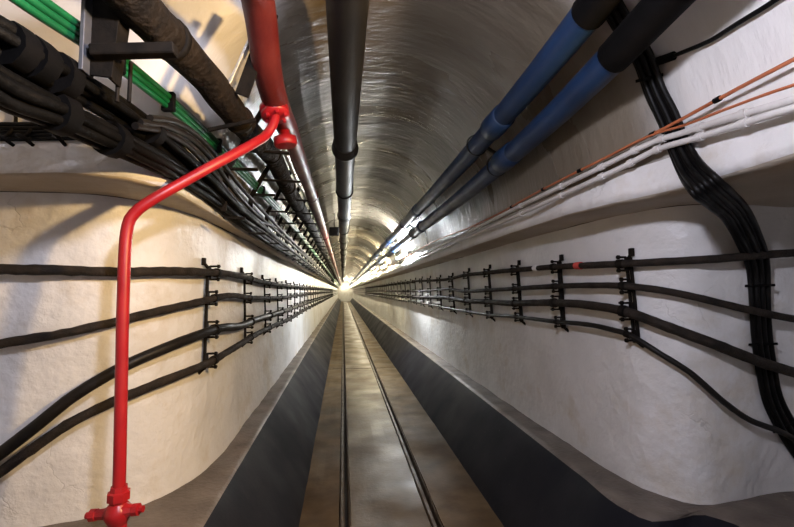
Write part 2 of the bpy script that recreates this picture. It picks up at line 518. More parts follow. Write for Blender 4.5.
def plinth(name, Fp, Ep, Bp, label, flip):
    rows = []
    for f, e, b in zip(Fp, Ep, Bp):
        row = [Vector((f.x, f.y, -0.02))]
        for k in range(1, 7):
            t = k / 7
            row.append(Vector((f.x + (e.x - f.x) * t, f.y + (e.y - f.y) * t, Z_LEDGE * t)))
        row.append(Vector((e.x, e.y, Z_LEDGE - 0.012)))
        for k in range(1, 6):
            t = 0.06 + 0.94 * (k - 1) / 4
            out = Vector((e.x + (b.x - e.x) * t, e.y + (b.y - e.y) * t, Z_LEDGE))
            if k == 5: out += (Vector((b.x - e.x, b.y - e.y, 0))).normalized() * 0.05
            row.append(out)
        rows.append(row)
    return tag(grid_mesh(rows, name, [M['dark_paint'], M['ledge']],
                         lambda c: 0.003 * noise.noise(c * 6) + (0.004 * noise.noise(c * 14) if c.z > 0.44 else 0),
                         matfn=lambda k: 0 if k < 7 else 1, flip=flip), label, 'ledge', kind='structure')


base_l = plinth('baseboard_left', LF, LE, LB, 'dark painted sloping ledge left of the rails with worn brown top', True)
base_r = plinth('baseboard_right', RF, RE, RB, 'dark blue painted sloping ledge right of the rails with worn top', False)

# floor: dirt bed with concrete slabs between and beside the rails
fl = MB()
fl.add([(-0.6, Y_BACK, -0.05), (1.8, Y_BACK, -0.05), (1.8, Y_END, -0.05), (-0.6, Y_END, -0.05)], [(0, 1, 2, 3)])
floor = tag(fl.build('floor', M['trench']), 'narrow brown concrete tunnel floor between the two dark ledges', 'floor', kind='structure')


def slab(x0, x1, y0, y1, mt='side_slab'):
    b = MB()
    ys = [y0]
    while ys[-1] < y1 - 0.01:
        ys.append(min(y1, ys[-1] + (0.12 if ys[-1] < 9 else 4.0)))
    nx = 4
    rows = []
    for y in ys:
        j0 = 0.004 * noise.noise(Vector((x0 * 9, y * 6, 1))); j1 = 0.004 * noise.noise(Vector((x1 * 9, y * 6, 2)))
        a, c = x0 + j0, x1 + j1
        row = [Vector((a, y, -0.05))]
        row += [Vector((a + (c - a) * k / nx, y, 0.004 * noise.noise(Vector((a + k, y * 1.2, 5))) - 0.0)) for k in range(nx + 1)]
        row.append(Vector((c, y, -0.05)))
        rows.append(row)
    n = len(rows[0])
    b.add([q for r_ in rows for q in r_], [((i + 1) * n + k, i * n + k, i * n + k + 1, (i + 1) * n + k + 1) for i in range(len(rows) - 1) for k in range(n - 1)], False)
    b.f = [tuple(reversed(f)) for f in b.f]
    b.add(rows[0], [tuple(range(n))]); b.add(rows[-1], [tuple(reversed(range(n)))])
    return b.build('slab', M[mt], floor)


JY = 8.3
for (y0, y1) in ((Y_BACK, JY - 0.012), (JY + 0.012, Y_END)):
    slab(-0.27, -0.014, y0, y1)
    slab(0.064, 0.571, y0, y1, 'slab')
    slab(0.649, 1.03 if y0 > 0 else 1.045, y0, y1)


def rail(x, label):
    b = MB()
    # bull-head profile in a groove: running head and check strip
    for (xa, xb, zt) in ((x - 0.030, x + 0.000, 0.012), (x + 0.026, x + 0.038, 0.004)):
        prof = [(xa - 0.006, -0.05), (xa, -0.012), (xa, zt - 0.006), (xa + 0.006, zt), (xb - 0.006, zt), (xb, zt - 0.006), (xb, -0.012), (xb + 0.006, -0.05)]
        ys = [Y_BACK, 3, 6, 12, 24, Y_END]
        vs = [(px, y, pz) for y in ys for (px, pz) in prof]
        n = len(prof)
        fs = [(i * n + k, i * n + (k + 1) % n, (i + 1) * n + (k + 1) % n, (i + 1) * n + k) for i in range(len(ys) - 1) for k in range(n)]
        b.add(vs, fs)
    return tag(b.build('rail', M['rail']), label, 'rail', 'rails in the tunnel floor')


rail(0.022, 'rusty steel rail set in the floor, left one, running straight from the camera')
rail(0.607, 'rusty steel rail set in the floor, right one, nearer the dark blue ledge')

# end walls
for nm, y, lab in (('wall_far', Y_END, 'distant wall closing the tunnel at its vanishing point'), ('wall_back', Y_BACK, 'plaster wall of the chamber behind the camera')):
    b = MB()
    b.box((0, y, 1.5), (5.6, 0.06, 3.4))
    tag(b.build(nm, M['plaster']), lab, 'wall', kind='structure')

# ray targets for placing things on the real surfaces
dg = bpy.context.evaluated_depsgraph_get()


def bvh(o):
    me = o.data
    return BVHTree.FromPolygons([v.co for v in me.vertices], [tuple(p.vertices) for p in me.polygons])


BV = {'L': bvh(wall_left), 'R': bvh(wall_right), 'C': bvh(ceiling)}


def on(surf, px, py, off):
    d = ray(px, py).normalized()
    hit, n, _, _ = BV[surf].ray_cast(EYE, d)
    if hit is None:
        return None
    if n.dot(d) > 0: n = -n
    return hit + n * off


def at_yz(poly, y):
    """z and x of a polyline at tunnel depth y (its far-most crossing)"""
    best = None
    for a, b in zip(poly, poly[1:]):
        if (a.y - y) * (b.y - y) <= 0 and abs(a.y - b.y) > 1e-6:
            t = (y - a.y) / (b.y - a.y)
            best = a.lerp(b, t)
    return best


# ------------------------------------------------------------------ cables along both walls
def wall_cable(surf, pxs, r, off, far, material, label, group, rough=0.18, wob=0.004, seed=0):
    pts = []
    for (px, py) in pxs:
        q = on(surf, px, py, off + r)
        if q is not None: pts.append(q)
    if surf == 'R' and pxs[0][0] > 880:      # carried on round the alcove and along its side
        z0 = pts[0].z
        pts = [Vector((2.55 - r, yy, z0)) for yy in (-1.4, 0.2, 1.1)] + [Vector((2.50 - r, 1.5, z0))] + pts
    y0 = pts[-1].y
    xf, zf = far
    sg = 1 if surf == 'L' else -1
    xf = BV[surf].ray_cast(Vector((0.3, 9.0, zf)), Vector((-sg, 0, 0)))[0].x + sg * (off + r)
    ys = []
    y = y0 + 0.8
    while y < 14: ys.append(y); y += 0.8
    ys += [18, 26, 40, 60]
    for k, yy in enumerate(ys):
        t = min(1, (yy - y0) / 3)
        z = pts[len(pxs) - 1 if len(pts) >= len(pxs) else -1].z * (1 - t) + zf * t
        pts.append(Vector((xf, yy, z + (wob * math.sin(k * 2.1 + seed) if yy < 14 else 0))))
    poly = resample(pts, 0.06)
    b = MB()
    b.tube(pts, r, 10, 0.035, rough=rough, rfreq=14, seed=seed)
    o = tag(b.build('wall_cable', material), label, 'cable', group)
    return o, poly


GL, GR = 'cables clipped along the left wall', 'cables clipped along the right wall'
left_defs = [
    ([(-150, 273), (-80, 270), (-25, 269), (0, 269), (60, 269), (115, 270.5), (160, 271), (200, 272), (225, 275), (255, 282), (280, 285.5)], .0215, (-.735, 1.562), 'grime_cable', 'uppermost grimy black cable on the left wall, running level behind the red riser', 0.22),
    ([(-150, 372), (-80, 360), (-25, 348), (0, 343), (76, 328), (151, 310), (190, 302), (210, 297), (245, 298), (268, 298), (285, 297)], .0195, (-.735, 1.437), 'grime_cable', 'second grimy cable down on the left wall, rising gently to the brackets', 0.22),
    ([(-150, 535), (-80, 508), (-20, 468), (0, 454), (38, 424), (76, 391), (121, 363), (164, 343), (190, 334), (210, 328.5), (228, 327), (248, 320), (268, 314.5), (286, 309)], .026, (-.735, 1.268), 'clean_cable', 'thick smooth black cable, third down on the left wall, sweeping steeply to the lower left', 0.04),
    ([(-150, 556), (-80, 526), (-20, 485), (0, 472), (38, 443), (76, 415), (111, 398), (151, 381), (200, 362), (222, 350), (245, 337), (268, 326), (286, 318.5)], .0215, (-.735, 1.14), 'grime_cable', 'lowest crusty cable on the left wall, sweeping down below the smooth one', 0.22),
]
LC, LR = [], []
for k, (pxs, r, far, mt, lab, rg) in enumerate(left_defs):
    o, poly = wall_cable('L', pxs, r, 0.034, far, M[mt], lab, GL, rg, seed=k * 7.7)
    LC.append(poly); LR.append(r)
right_defs = [
    ([(885, 247), (850, 248.5), (815, 250), (794, 251), (750, 254.5), (700, 258.5), (635, 263), (563, 266.5), (521, 270), (492, 272.5), (471, 275)], .019, (1.475, 1.685), 'grime_cable', 'uppermost dark cable on the right wall, nearly level across the black bundle'),
    ([(885, 322), (850, 320.5), (815, 319), (794, 317.5), (750, 311), (720, 304), (690, 296), (660, 289), (635, 285.5), (600, 285), (563, 286.5), (521, 288), (492, 290), (471, 291)], .018, (1.475, 1.50), 'grime_cable', 'second dark cable down on the right wall, dipping gently past the bracket'),
    ([(885, 390), (850, 384), (815, 377.5), (794, 372), (750, 360), (700, 340), (665, 323), (638, 312), (600, 304.5), (563, 302.5), (521, 303), (492, 301.5), (471, 300.5)], .025, (1.475, 1.385), 'grime_cable', 'thickest cable on the right wall, third down, sloping to the right edge'),
    ([(778, 432), (771, 428), (733, 413), (709, 393), (685, 369), (660, 348), (640, 335), (615, 327), (564, 321), (521, 316.5), (492, 314), (471, 311)], .0145, (1.475, 1.275), 'clean_cable', 'thin lowest cable on the right wall, dropping steeply into the black bundle'),
]
RC, RR = [], []
RO = []
for k, (pxs, r, far, mt, lab) in enumerate(right_defs):
    o, poly = wall_cable('R', pxs, r, 0.05, far, M[mt], lab, GR, 0.10, seed=k * 5.1 + 2)
    RC.append(poly); RR.append(r); RO.append(o)
# printed marker sleeves on the uppermost right cable
for (px, mt) in ((578, 'tag_red'), (535, 'tag_white')):
    q = min(RC[0], key=lambda v: abs((v - EYE).normalized().angle(ray(px, 266 if px > 560 else 269).normalized())))
    i = RC[0].index(q)
    d = (RC[0][i + 1] - RC[0][i - 1]).normalized()
    b = MB(); b.tube([q - d * 0.028, q + d * 0.028], 0.0225, 12, 0.02)
    o = b.build('marker_sleeve', M[mt], RO[0])
    o['label'] = 'red marker sleeve' if mt == 'tag_red' else 'white marker sleeve'


# ------------------------------------------------------------------ brackets that carry the wall cables
def bracket(side, y, cables, radii, label, group, full):
    sg = 1 if side == 'L' else -1           # direction from wall to the tunnel
    pts = [at_yz(c, y) for c in cables]
    if any(q is None for q in pts): return
    top, bot = pts[0], pts[-1]
    B, surf = BV[side], side
    zt, zb = top.z + 0.034, bot.z - 0.045
    xw = []
    for z in (zt + 0.06, (zt + zb) / 2, zb):
        hit = B.ray_cast(Vector((0.3, y, z)), Vector((-sg, 0, 0)))[0]
        xw.append(hit.x if hit else (-.78 if side == 'L' else 1.5))
    root = empty('cable_bracket', (xw[2], y, zb))
    tag(root, label, 'bracket', group)
    post = MB()
    xt, xb = xw[0] + sg * 0.022, xw[2] + sg * 0.022
    bars = (0,) if side == 'L' else (-0.016, 0.016)
    for dy in bars:
        post.bar((xt, y + dy, zt), (xb, y + dy, zb), 0.014, 0.022 if side == 'L' else 0.014)
    if not full:
        for q, r in zip(pts, radii):
            post.box((q.x, y + 0.03, q.z), (r * 2.6, 0.035, r * 3.4))
        post.box((xw[0] + sg * 0.010, y - 0.02, zt + 0.026), (0.016, 0.035, 0.042))
        post.build('post', M['steel'], root)
        return root
    post.build('post', M['steel'], root)
    # cranked foot and wall plate at the top, plain foot at the bottom
    fy = -0.045 if side == 'L' else -0.012
    ft = MB()
    ft.bar((xt, y, zt - 0.006), (xw[0] + sg * 0.018, y + fy, zt + 0.014), 0.012, 0.016)
    ft.build('cranked_foot', M['steel'], root)
    pl = MB(); pl.box((xw[0] + sg * 0.012, y + fy, zt + 0.028), (0.018, 0.030, 0.042)); pl.build('wall_plate', M['steel'], root)
    lo = MB(); lo.bar((xb, y, zb + 0.01), (xw[2] - sg * 0.005, y - 0.02, zb - 0.018), 0.012, 0.018); lo.build('lower_foot', M['steel'], root)
    dy = 0.035 if side == 'L' else 0.0
    for q0, r, c in zip(pts, radii, cables):
        q = at_yz(c, y + dy) or q0
        q2 = at_yz(c, y + dy + 0.01) or q0
        d = (q2 - q).normalized() if (q2 - q).length > 1e-6 else Vector((0, 1, 0))
        cl = MB()
        cl.tube([q - d * 0.016, q + d * 0.016], r * 1.28, 12, 0.02)
        cl.bar((q.x - sg * (r + 0.02), q.y, q.z - r * 1.9), (q.x - sg * (r + 0.02), q.y, q.z + r * 1.9), 0.012, 0.03)
        co = cl.build('clamp', M['steel'], root)
        for s in (-1, 1):
            bo = MB()
            zc = q.z + s * (r * 1.28 + 0.011)
            bo.lathe((q.x - sg * (r + 0.018), q.y, zc), (sg, 0, 0), [(0, .006), (r + 0.02, .006), (r + 0.02, .011), (r + 0.034, .011)], 6, False)
            bo.box((q.x, q.y, zc), (r * 1.6, 0.026, 0.010))
            bo.build('bolt', M['steel'], co)
    return root


yl0 = on('L', 203, 310, 0).y
ly = [yl0] + [on('L', px, 310 if px < 265 else 300, 0).y for px in (241.8, 262.7, 275.9)]
while len(ly) < 34: ly.append(ly[-1] + 0.86)
for k, y in enumerate(ly):
    if k < 12:
        lab = ('nearest' if k == 0 else ORD[k]) + ' cable bracket from the camera along the left wall'
        bracket('L', y, LC, LR, lab, 'cable brackets on the left wall', k < 8)
    else:
        bracket('L', y, LC, LR, 'tiny far cable bracket near the tunnel end on the left wall', 'distant cable brackets on the left wall', False)
ry = [on('R', px, 290, 0).y for px in (636, 564, 522, 493, 471)]
while len(ry) < 36: ry.append(ry[-1] + 0.72)
for k, y in enumerate(ry):
    if k < 14:
        lab = ('nearest' if k == 0 else ORD[k]) + ' double-bar cable bracket from the camera along the right wall'
        bracket('R', y, RC, RR, lab, 'cable brackets on the right wall', k < 9)
    else:
        bracket('R', y, RC, RR, 'tiny far cable bracket near the tunnel end on the right wall', 'distant cable brackets on the right wall', False)

# ------------------------------------------------------------------ big pipes under the vault
# black socket pipe under the crown
root = tag(empty('socket_pipe', (0.01, 1.0, 2.6)), 'large black cast iron socket pipe hanging under the crown of the vault', 'pipe')
b = MB(); b.tube([(0.008, Y_BACK + 0.05, 2.70), (0.008, 3.3, 2.70), (0.008, 20, 2.70), (0.008, Y_END - 0.05, 2.70)], 0.090, 24, 0.4, rough=0.02)
b.build('barrel', M['iron'], root)
hy = 3.52
while hy < 40:
    b = MB()
    b.lathe((0.008, hy - 0.16, 2.70), (0, 1, 0), [(0, .092), (0.02, .100), (0.10, .101), (0.125, .112), (0.155, .112), (0.165, .091)], 24)
    b.build('hub', M['iron'], root); hy += 3.2
for y in (5.0, 8.2, 11.4, 14.6, 20, 26):
    b = MB()
    for s in (-1, 1): b.bar((0.008 + s * 0.098, y, 2.70), (0.008 + s * 0.098, y, 2.97), 0.012, 0.012)
    b.tube([(0.008 + 0.098 * math.cos(a), y, 2.70 + 0.098 * math.sin(a)) for a in [math.pi + math.pi * k / 10 for k in range(11)]], 0.008, 6, 0.02)
    b.build('hanger', M['steel'], root)


# blue pipes
def blue(x, z, pts_near, coup, sleeve_y, label):
    root = tag(empty('blue_pipe', (x, 1.0, z)), label, 'pipe', 'blue pipes under the right of the vault')
    b = MB(); b.tube([(x, sleeve_y, z + pts_near * .55), (x, sleeve_y + .4, z + pts_near * .2), (x, sleeve_y + .9, z), (x, 6, z), (x, 20, z), (x, Y_END - .05, z)], 0.060, 20, 0.3, rough=0.01)
    b.build('pipe', M['blue'], root)
    b = MB(); b.tube([(x, Y_BACK + 0.05, z + pts_near * 1.5), (x, 0.5, z + pts_near * 1.4), (x, 1.0, z + pts_near), (x, sleeve_y, z + pts_near * .55), (x, sleeve_y + 0.03, z + pts_near * .52)], 0.064, 20, 0.1, rough=0.03)
    b.build('sleeve', M['rubber'], root)
    for y in coup:
        b = MB(); b.lathe((x, y - 0.11, z), (0, 1, 0), [(0, .060), (0.004, .067), (0.10, .068), (0.12, .071), (0.20, .071), (0.215, .060)], 20)
        b.build('coupling', M['blue'], root)
    return root


BP1, BP2 = (0.865, 2.458), (1.00, 2.325)
blue(*BP1, 0.07, (2.25, 4.9, 7.9, 10.9, 14, 17), 1.32, 'blue pipe nearer the vault crown, upper of the two, with black near end')
blue(*BP2, 0.10, (2.45, 5.3, 8.3, 11.3, 14.4, 17.4), 1.38, 'blue pipe nearer the right shoulder, lower of the two, with black near end')
for k, y in enumerate((2.62, 5.9, 9.2, 12.5, 15.8)):
    root = tag(empty('pipe_support', (0.95, y, 2.3)), ('nearest' if k == 0 else ORD[k]) + ' dark steel strut tying the two blue pipes to the vault', 'support', 'struts between the blue pipes')
    b = MB(); b.bar((BP1[0] - 0.02, y, BP1[1] + 0.045), (BP2[0] + 0.03, y, BP2[1] + 0.06), 0.03, 0.012); b.build('strut', M['steel'], root)
    b = MB(); b.bar((BP1[0] + 0.075, y, BP1[1] + 0.0), (BP1[0] + 0.15, y, BP1[1] + 0.13), 0.02, 0.012); b.build('stem', M['steel'], root)
    for (x, z) in (BP1, BP2):
        b = MB()
        b.tube([(x + 0.066 * math.cos(a), y, z + 0.066 * math.sin(a)) for a in [2 * math.pi * q / 16 for q in range(17)]], 0.006, 6, 0.02)
        b.build('pipe_ring', M['steel'], root)

# big red fire main
RX = [at_x(245, -40, -.315), at_x(258, 0, -.315), at_x(267, 67, -.325), at_x(289, 133, -.33), at_x(305, 179, -.33)]
RX = [q for q in RX]
root = tag(empty('fire_main', RX[0]), 'thick dull red fire main high on the left of the vault', 'pipe')
pts = [Vector((-.30, Y_BACK + 0.05, 2.47))] + [Vector((-.315, 0.8, 2.47))] + RX + [Vector((-.33, 5, 2.475)), Vector((-.33, 8, 2.475)), Vector((-.33, 25, 2.475)), Vector((-.33, Y_END - .05, 2.475))]
b = MB(); b.tube(pts, 0.060, 20, 0.1, rough=0.015); b.build('pipe', M['dull_red'], root)
for y in (4.3, 7.5, 10.7, 14):
    b = MB(); b.lathe((-.33, y, 2.475), (0, 1, 0), [(0, .060), (.004, .07), (.08, .07), (.085, .060)], 20); b.build('coupling', M['dull_red'], root)

# red riser with its flanges, elbow and valve
rp = [at_y(118.6, 516, 1.70), at_y(119, 490, 1.70), at_y(121, 400, 1.70), at_y(123.5, 290, 1.70), at_y(125, 250, 1.70), at_y(126.5, 233, 1.70), at_y(130, 219, 1.70),
      at_y(140, 208, 1.705), at_y(152, 200, 1.715), at_y(180, 184, 1.75), at_y(210, 167, 1.80), at_y(240, 151, 1.88), at_y(256, 142, 1.93), at_y(267, 134, 1.99), at_y(273, 125, 2.0), at_y(275.5, 114, 2.01), at_y(275, 104, 2.02)]
rp[0] = Vector((rp[1].x, rp[1].y, Z_LEDGE + 0.045))
root = tag(empty('fire_riser', (rp[0].x, rp[0].y, Z_LEDGE)), 'bright red riser pipe bending from the ceiling down to a valve on the left ledge', 'pipe')
b = MB(); b.tube(rp, 0.0212, 18, 0.03, rough=0.01); b.build('pipe', M['red'], root)
fd = (at_y(268, 84, 2.05) - at_y(276, 118, 2.01)).normalized()
f0 = at_y(276, 117, 2.01)
b = MB(); b.lathe(f0, fd, [(0, .030), (.004, .066), (.024, .067), (.026, .058), (.032, .058), (.034, .068), (.056, .067), (.060, .036), (.075, .033)], 22); fo = b.build('flange', M['red'], root)
ax = fd.orthogonal().normalized(); ay = fd.cross(ax)
for k in range(6):
    a = k * math.pi / 3
    b = MB(); b.lathe(f0 - fd * 0.012 + (ax * math.cos(a) + ay * math.sin(a)) * 0.048, fd, [(0, .009), (.016, .009), (.017, .006), (.072, .006), (.073, .009), (.084, .009)], 6, False)
    b.build('bolt', M['red'], fo)
b = MB(); b.tube([f0 + fd * 0.06, at_y(268, 84, 2.05), at_y(271, 74, 2.06)], 0.031, 18, 0.03); b.build('branch', M['red'], root)
b = MB(); b.lathe(at_y(286, 146, 2.3), at_y(275, 60, 2.3) - at_y(286, 146, 2.3), [(0, .055), (.006, .062), (.045, .062), (.05, .03), (.12, .028)], 20); b.build('blank_flange', M['red'], root)
# valve: union nut, round body, two side plugs, lower nipple
vx, vy = rp[1].x, rp[1].y
vz = at_y(118, 512, 1.70).z
b = MB(); b.lathe((vx, vy, vz + .030), (0, 0, 1), [(0, .028), (.012, .030), (.014, .038), (.042, .038), (.046, .030), (.062, .028)], 8, False); b.build('union_nut', M['red'], root)
b = MB(); b.lathe((vx, vy, vz - .042), (0, 0, 1), [(0, .030), (.012, .036), (.03, .045), (.045, .046), (.06, .040), (.075, .029)], 18); b.build('valve_body', M['red'], root)
for s, L in ((-1, 0.085), (1, 0.062)):
    b = MB(); b.lathe((vx + s * .02, vy - s * 0.006, vz + s * 0.006), (s, -0.1 * s, .08 * s), [(0, .030), (.030, .020), (L - .028, .018), (L - .026, .022), (L - .006, .022), (L - .005, .012), (L + .010, .012)], 8, False)
    b.build('side_plug', M['red'], root)
b = MB(); b.lathe((vx, vy, Z_LEDGE - .004), (0, 0, 1), [(0, .055), (.01, .055), (.012, .030), (max(.03, vz - .03 - Z_LEDGE), .030)], 18); b.build('floor_flange', M['red'], root)

# crusted brown lagged pipe
lp = [Vector((-.60, -0.6, 2.28)), at_x(90, -50, -.58), at_x(132, 0, -.565), at_x(194, 64, -.53), at_x(250, 133, -.475), at_x(273, 157, -.455), at_x(287, 186, -.44), Vector((-.425, 5.0, 2.335)), Vector((-.42, 8, 2.34)), Vector((-.42, 25, 2.34)), Vector((-.42, Y_END - .05, 2.34))]
root = tag(empty('lagged_pipe', lp[0]), 'thick crusted brown pipe between the green cables and the red main', 'pipe')
b = MB(); b.tube(lp, 0.060, 20, 0.025, rough=0.16, rfreq=7); b.build('lagging', M['lagging'], root)
P = resample(lp, 0.1)
for k in range(6, 60, 7):
    d = (P[k + 1] - P[k]).normalized()
    b = MB(); b.lathe(P[k], d, [(0, .058), (.002, .0665), (.022, .0665), (.024, .058)], 20); b.build('band', M['steel'], root)
# bright thin pipe
b = MB(); b.tube([at_x(284, 148, -.37), at_x(293, 171, -.37), Vector((-.37, 4.2, 2.43)), Vector((-.37, 8, 2.43)), Vector((-.37, 25, 2.43)), Vector((-.37, Y_END - .05, 2.43))], 0.016, 12, 0.3)
tag(b.build('thin_pipe', M['silver']), 'thin bright metal pipe between the brown lagged pipe and the red main', 'pipe')

# ------------------------------------------------------------------ cable rack on the left shoulder
gbase = [Vector((-.80, -.5, 2.03)), at_x(-40, -50, -.745), at_x(30, 0, -.72), at_x(100, 48, -.70), at_x(165, 99, -.68), at_x(215, 144, -.655), at_x(248, 178, -.62), at_x(265, 195, -.58), Vector((-.545, 4.2, 2.2)), Vector((-.53, 7, 2.2)), Vector((-.53, 20, 2.2)), Vector((-.53, Y_END - .05, 2.2))]
gl = ['upper', 'middle', 'lower']
for k in range(3):
    o_ = Vector((0.012 * (1 - k) * 0.6, 0, 0.021 * (1 - k)))
    pts = [q + o_ * (0.85 if i < 8 else 0.7) for i, q in enumerate(gbase)]
    b = MB(); b.tube(pts, 0.0105, 10, 0.06)
    tag(b.build('green_cable', M['green']), gl[k] + ' one of three parallel green cables on the left rack', 'cable', 'green cables on the left rack')
GP = resample(gbase, 0.03)
for k, (px, py, lab) in enumerate(((117, 46, 'wide black clamp block holding the green cables at the hanger post'), (170, 102, 'black strap round the green cables midway to the red riser'), (217, 146, 'black strap round the green cables beside the red riser'), (262, 190, 'black strap round the green cables beyond the red riser'))):
    q = min(GP, key=lambda v: (v - EYE).normalized().angle(ray(px, py).normalized()))
    i = GP.index(q); d = (GP[i + 1] - GP[i - 1]).normalized()
    u = Vector((0, 0, 1)); u = (u - d * u.dot(d)).normalized(); s = d.cross(u)
    R = Matrix((s, d, u)).transposed()
    b = MB(); b.box(q, (0.048, 0.07 if k == 0 else 0.022, 0.085 if k == 0 else 0.075), R)
    tag(b.build('cable_strap', M['rubber']), lab, 'strap')

# black cables of the rack: an upper and a lower bundle
ub = [Vector((-.84, -.4, 1.93)), at_x(-40, 14, -.76), at_x(0, 40, -.74), at_x(60, 76, -.72), at_x(110, 106, -.705), at_x(150, 132, -.69), at_x(195, 170, -.665), at_x(232, 204, -.63), Vector((-.60, 3.3, 1.965)), Vector((-.595, 5, 1.96)), Vector((-.595, 9, 1.96)), Vector((-.595, 25, 1.96)), Vector((-.595, Y_END - .05, 1.96))]
lb_ = [Vector((-.86, -.4, 1.87)), at_x(-40, 62, -.76), at_x(0, 88, -.75), at_x(50, 110, -.735), at_x(100, 134, -.715), at_x(150, 158, -.70), at_x(195, 184, -.69), at_x(232, 212, -.665), Vector((-.63, 3.3, 1.925)), Vector((-.60, 5, 1.915)), Vector((-.60, 9, 1.92)), Vector((-.60, 25, 1.92)), Vector((-.60, Y_END - .05, 1.92))]
hexo = [(0, 0), (1, 0), (.5, .87), (-.5, .87), (-1, 0), (-.5, -.87), (.5, -.87)]
for nm, basep, n, r, place in (('upper', ub, 6, 0.0155, 'upper'), ('lower', lb_, 7, 0.0160, 'lower')):
    for k in range(n):
        ox, oz = hexo[k]
        pts = []
        for i, q in enumerate(basep):
            w = 0.5 if i > 7 else 1.0
            j = Vector((noise.noise(Vector((k * 3.1, i * 1.7, 0.3))), 0, noise.noise(Vector((k * 2.3, i * 1.9, 4.3))))) * (0.013 if i <= 8 else 0.003)
            pts.append(q + Vector((ox * r * 1.8 * w, 0, oz * r * 1.9 * w)) + j)
        b = MB(); b.tube(pts, r * (0.85 + 0.3 * random.random()), 9, 0.05, rough=0.22, rfreq=10, seed=k)
        tag(b.build('rack_cable', M['rack_black']), 'black cable in the %s bundle of the left rack, tangled among its neighbours' % place, 'cable', '%s cable bundle on the left rack' % place)
# a few more loose cables bulging beside the red riser
for k, (tr, xx) in enumerate((([(140, 122), (165, 126), (190, 138), (212, 160), (232, 188), (252, 210)], -.66), ([(135, 126), (160, 131), (185, 144), (208, 167), (230, 194), (250, 216)], -.665), ([(150, 118), (176, 122), (200, 138), (222, 163), (240, 186), (258, 206)], -.65))):
    pts = [at_x(px, py, xx + 0.012 * i) for i, (px, py) in enumerate(tr)] + [Vector((-.58 + .01 * k, 3.6, 2.02 + .015 * k)), Vector((-.575 + .01 * k, 6, 2.02 + .015 * k)), Vector((-.575, 20, 2.02 + .015 * k))]
    b = MB(); b.tube(pts, 0.012, 9, 0.04, rough=0.06)
    tag(b.build('loose_cable', M['clean_cable']), ['innermost', 'lowest', 'uppermost'][k] + ' glossy cable of three bulging from the left rack behind the red riser', 'cable', 'loose cables behind the red riser')
# lashings round the bundles
for k, (px, py, base_) in enumerate(((18, 36, ub), (72, 62, ub), (30, 75, ub), (150, 132, ub), (60, 108, lb_), (112, 138, lb_))):
    P = resample(base_, 0.03)
    q = min(P, key=lambda v: (v - EYE).normalized().angle(ray(px, py).normalized()))
    i = P.index(q); d = (P[i + 1] - P[i - 1]).normalized()
    b = MB(); b.tube([q - d * 0.022, q, q + d * 0.022], 0.052, 14, 0.02, rough=0.12)
    tag(b.build('cable_lashing', M['rubber']), 'black lashing round the %s rack bundle, %s from the left picture edge' % ('upper' if base_ is ub else 'lower', ['first', 'third', 'second', 'fourth', 'first', 'second'][k]), 'lashing')

# cables running level along the face of the left shoulder into the rack
for k in range(5):
    yy = [128, 132, 136, 139.5, 143][k]
    tr = [(-230, yy + 4), (-120, yy + 2), (-40, yy + .5), (-10, yy), (30, yy), (62, yy - .5), (88, yy - 1.0)]
    pts = [on('C', px, py, 0.042) for px, py in tr]
    pts = [q for q in pts if q] + [at_x(112, yy + 4, -.72), at_x(140, 152 + k, -.71), at_x(170, 172 + k, -.69)]
    b = MB(); b.tube(pts, 0.0085, 8, 0.03, rough=0.05)
    tag(b.build('shoulder_cable', M['black_cable']), ['topmost', 'second', 'middle', 'fourth', 'lowest'][k] + ' of five level black cables along the left shoulder under the rack', 'cable', 'level cables on the left shoulder')
for k, px in enumerate((20, 39, 70)):
    pts = [on('C', px - 3, 108, 0.02), on('C', px - 1, 120, 0.016), on('C', px + 1, 127, 0.030), on('C', px + 1, 136, 0.052), on('C', px, 145, 0.045), on('C', px - 1, 147, 0.02)]
    pts = [q for q in pts if q]
    if len(pts) > 2:
        b = MB(); b.tube(pts, 0.0065, 8, 0.02)
        tag(b.build('cable_hook', M['steel']), ['leftmost', 'middle', 'rightmost'][k] + ' curved black hook carrying the level shoulder cables', 'hook', 'hooks on the left shoulder')

# hanger frame at the near end of the rack
root = tag(empty('rack_hanger', (-.78, 1.12, 1.95)), 'wide dark steel hanger post crossing the green cables at upper left', 'bracket')
pt, pb = at_y(112, -60, 1.16), at_y(95, 76, 1.16)
b = MB(); b.bar(pt, pb, 0.085, 0.008, up=(0, 1, 0)); b.bar(pt + Vector((.042, .03, 0)), pb + Vector((.03, .03, 0)), 0.008, 0.06, up=(0, 1, 0)); b.build('post', M['steel'], root)
b = MB(); b.bar(at_y(92, -60, 1.15), at_y(86, 74, 1.15), 0.010, 0.05, up=(0, 1, 0)); b.build('flange_edge', M['grey_steel'], root)
b = MB(); b.bar(at_y(92, 52, 1.14), at_y(176, 50, 1.14), 0.035, 0.03); b.build('arm', M['steel'], root)
for k, px in enumerate((119, 131)):
    b = MB(); b.tube([at_y(px, 62, 1.22), at_y(px - 1, 80, 1.22), at_y(px - 2, 102, 1.22)], 0.0055, 8, 0.05); b.build('rod', M['steel'], root)
# sloping bracket behind the brown pipe
root = tag(empty('pipe_bracket', (-.5, 1.75, 2.3)), 'sloping dark angle bracket with a pale edge between brown pipe and red main', 'bracket')
a_, c_ = at_y(268, 10, 1.72), at_y(233, 88, 1.72)
b = MB(); b.bar(a_ + Vector((.012, .02, 0)), c_ + Vector((.03, .02, -.02)), 0.055, 0.012, up=(0, 1, 0)); b.build('web', M['steel'], root)
b = MB(); b.bar(at_y(260, 18, 1.70), at_y(230, 85, 1.70), 0.010, 0.03, up=(0, 1, 0)); b.build('edge', M['silver'], root)
b = MB(); b.bar(at_y(208, 130, 1.9), at_y(256, 120, 1.9), 0.016, 0.014, up=(0, 1, 0)); b.build('stay', M['steel'], root)
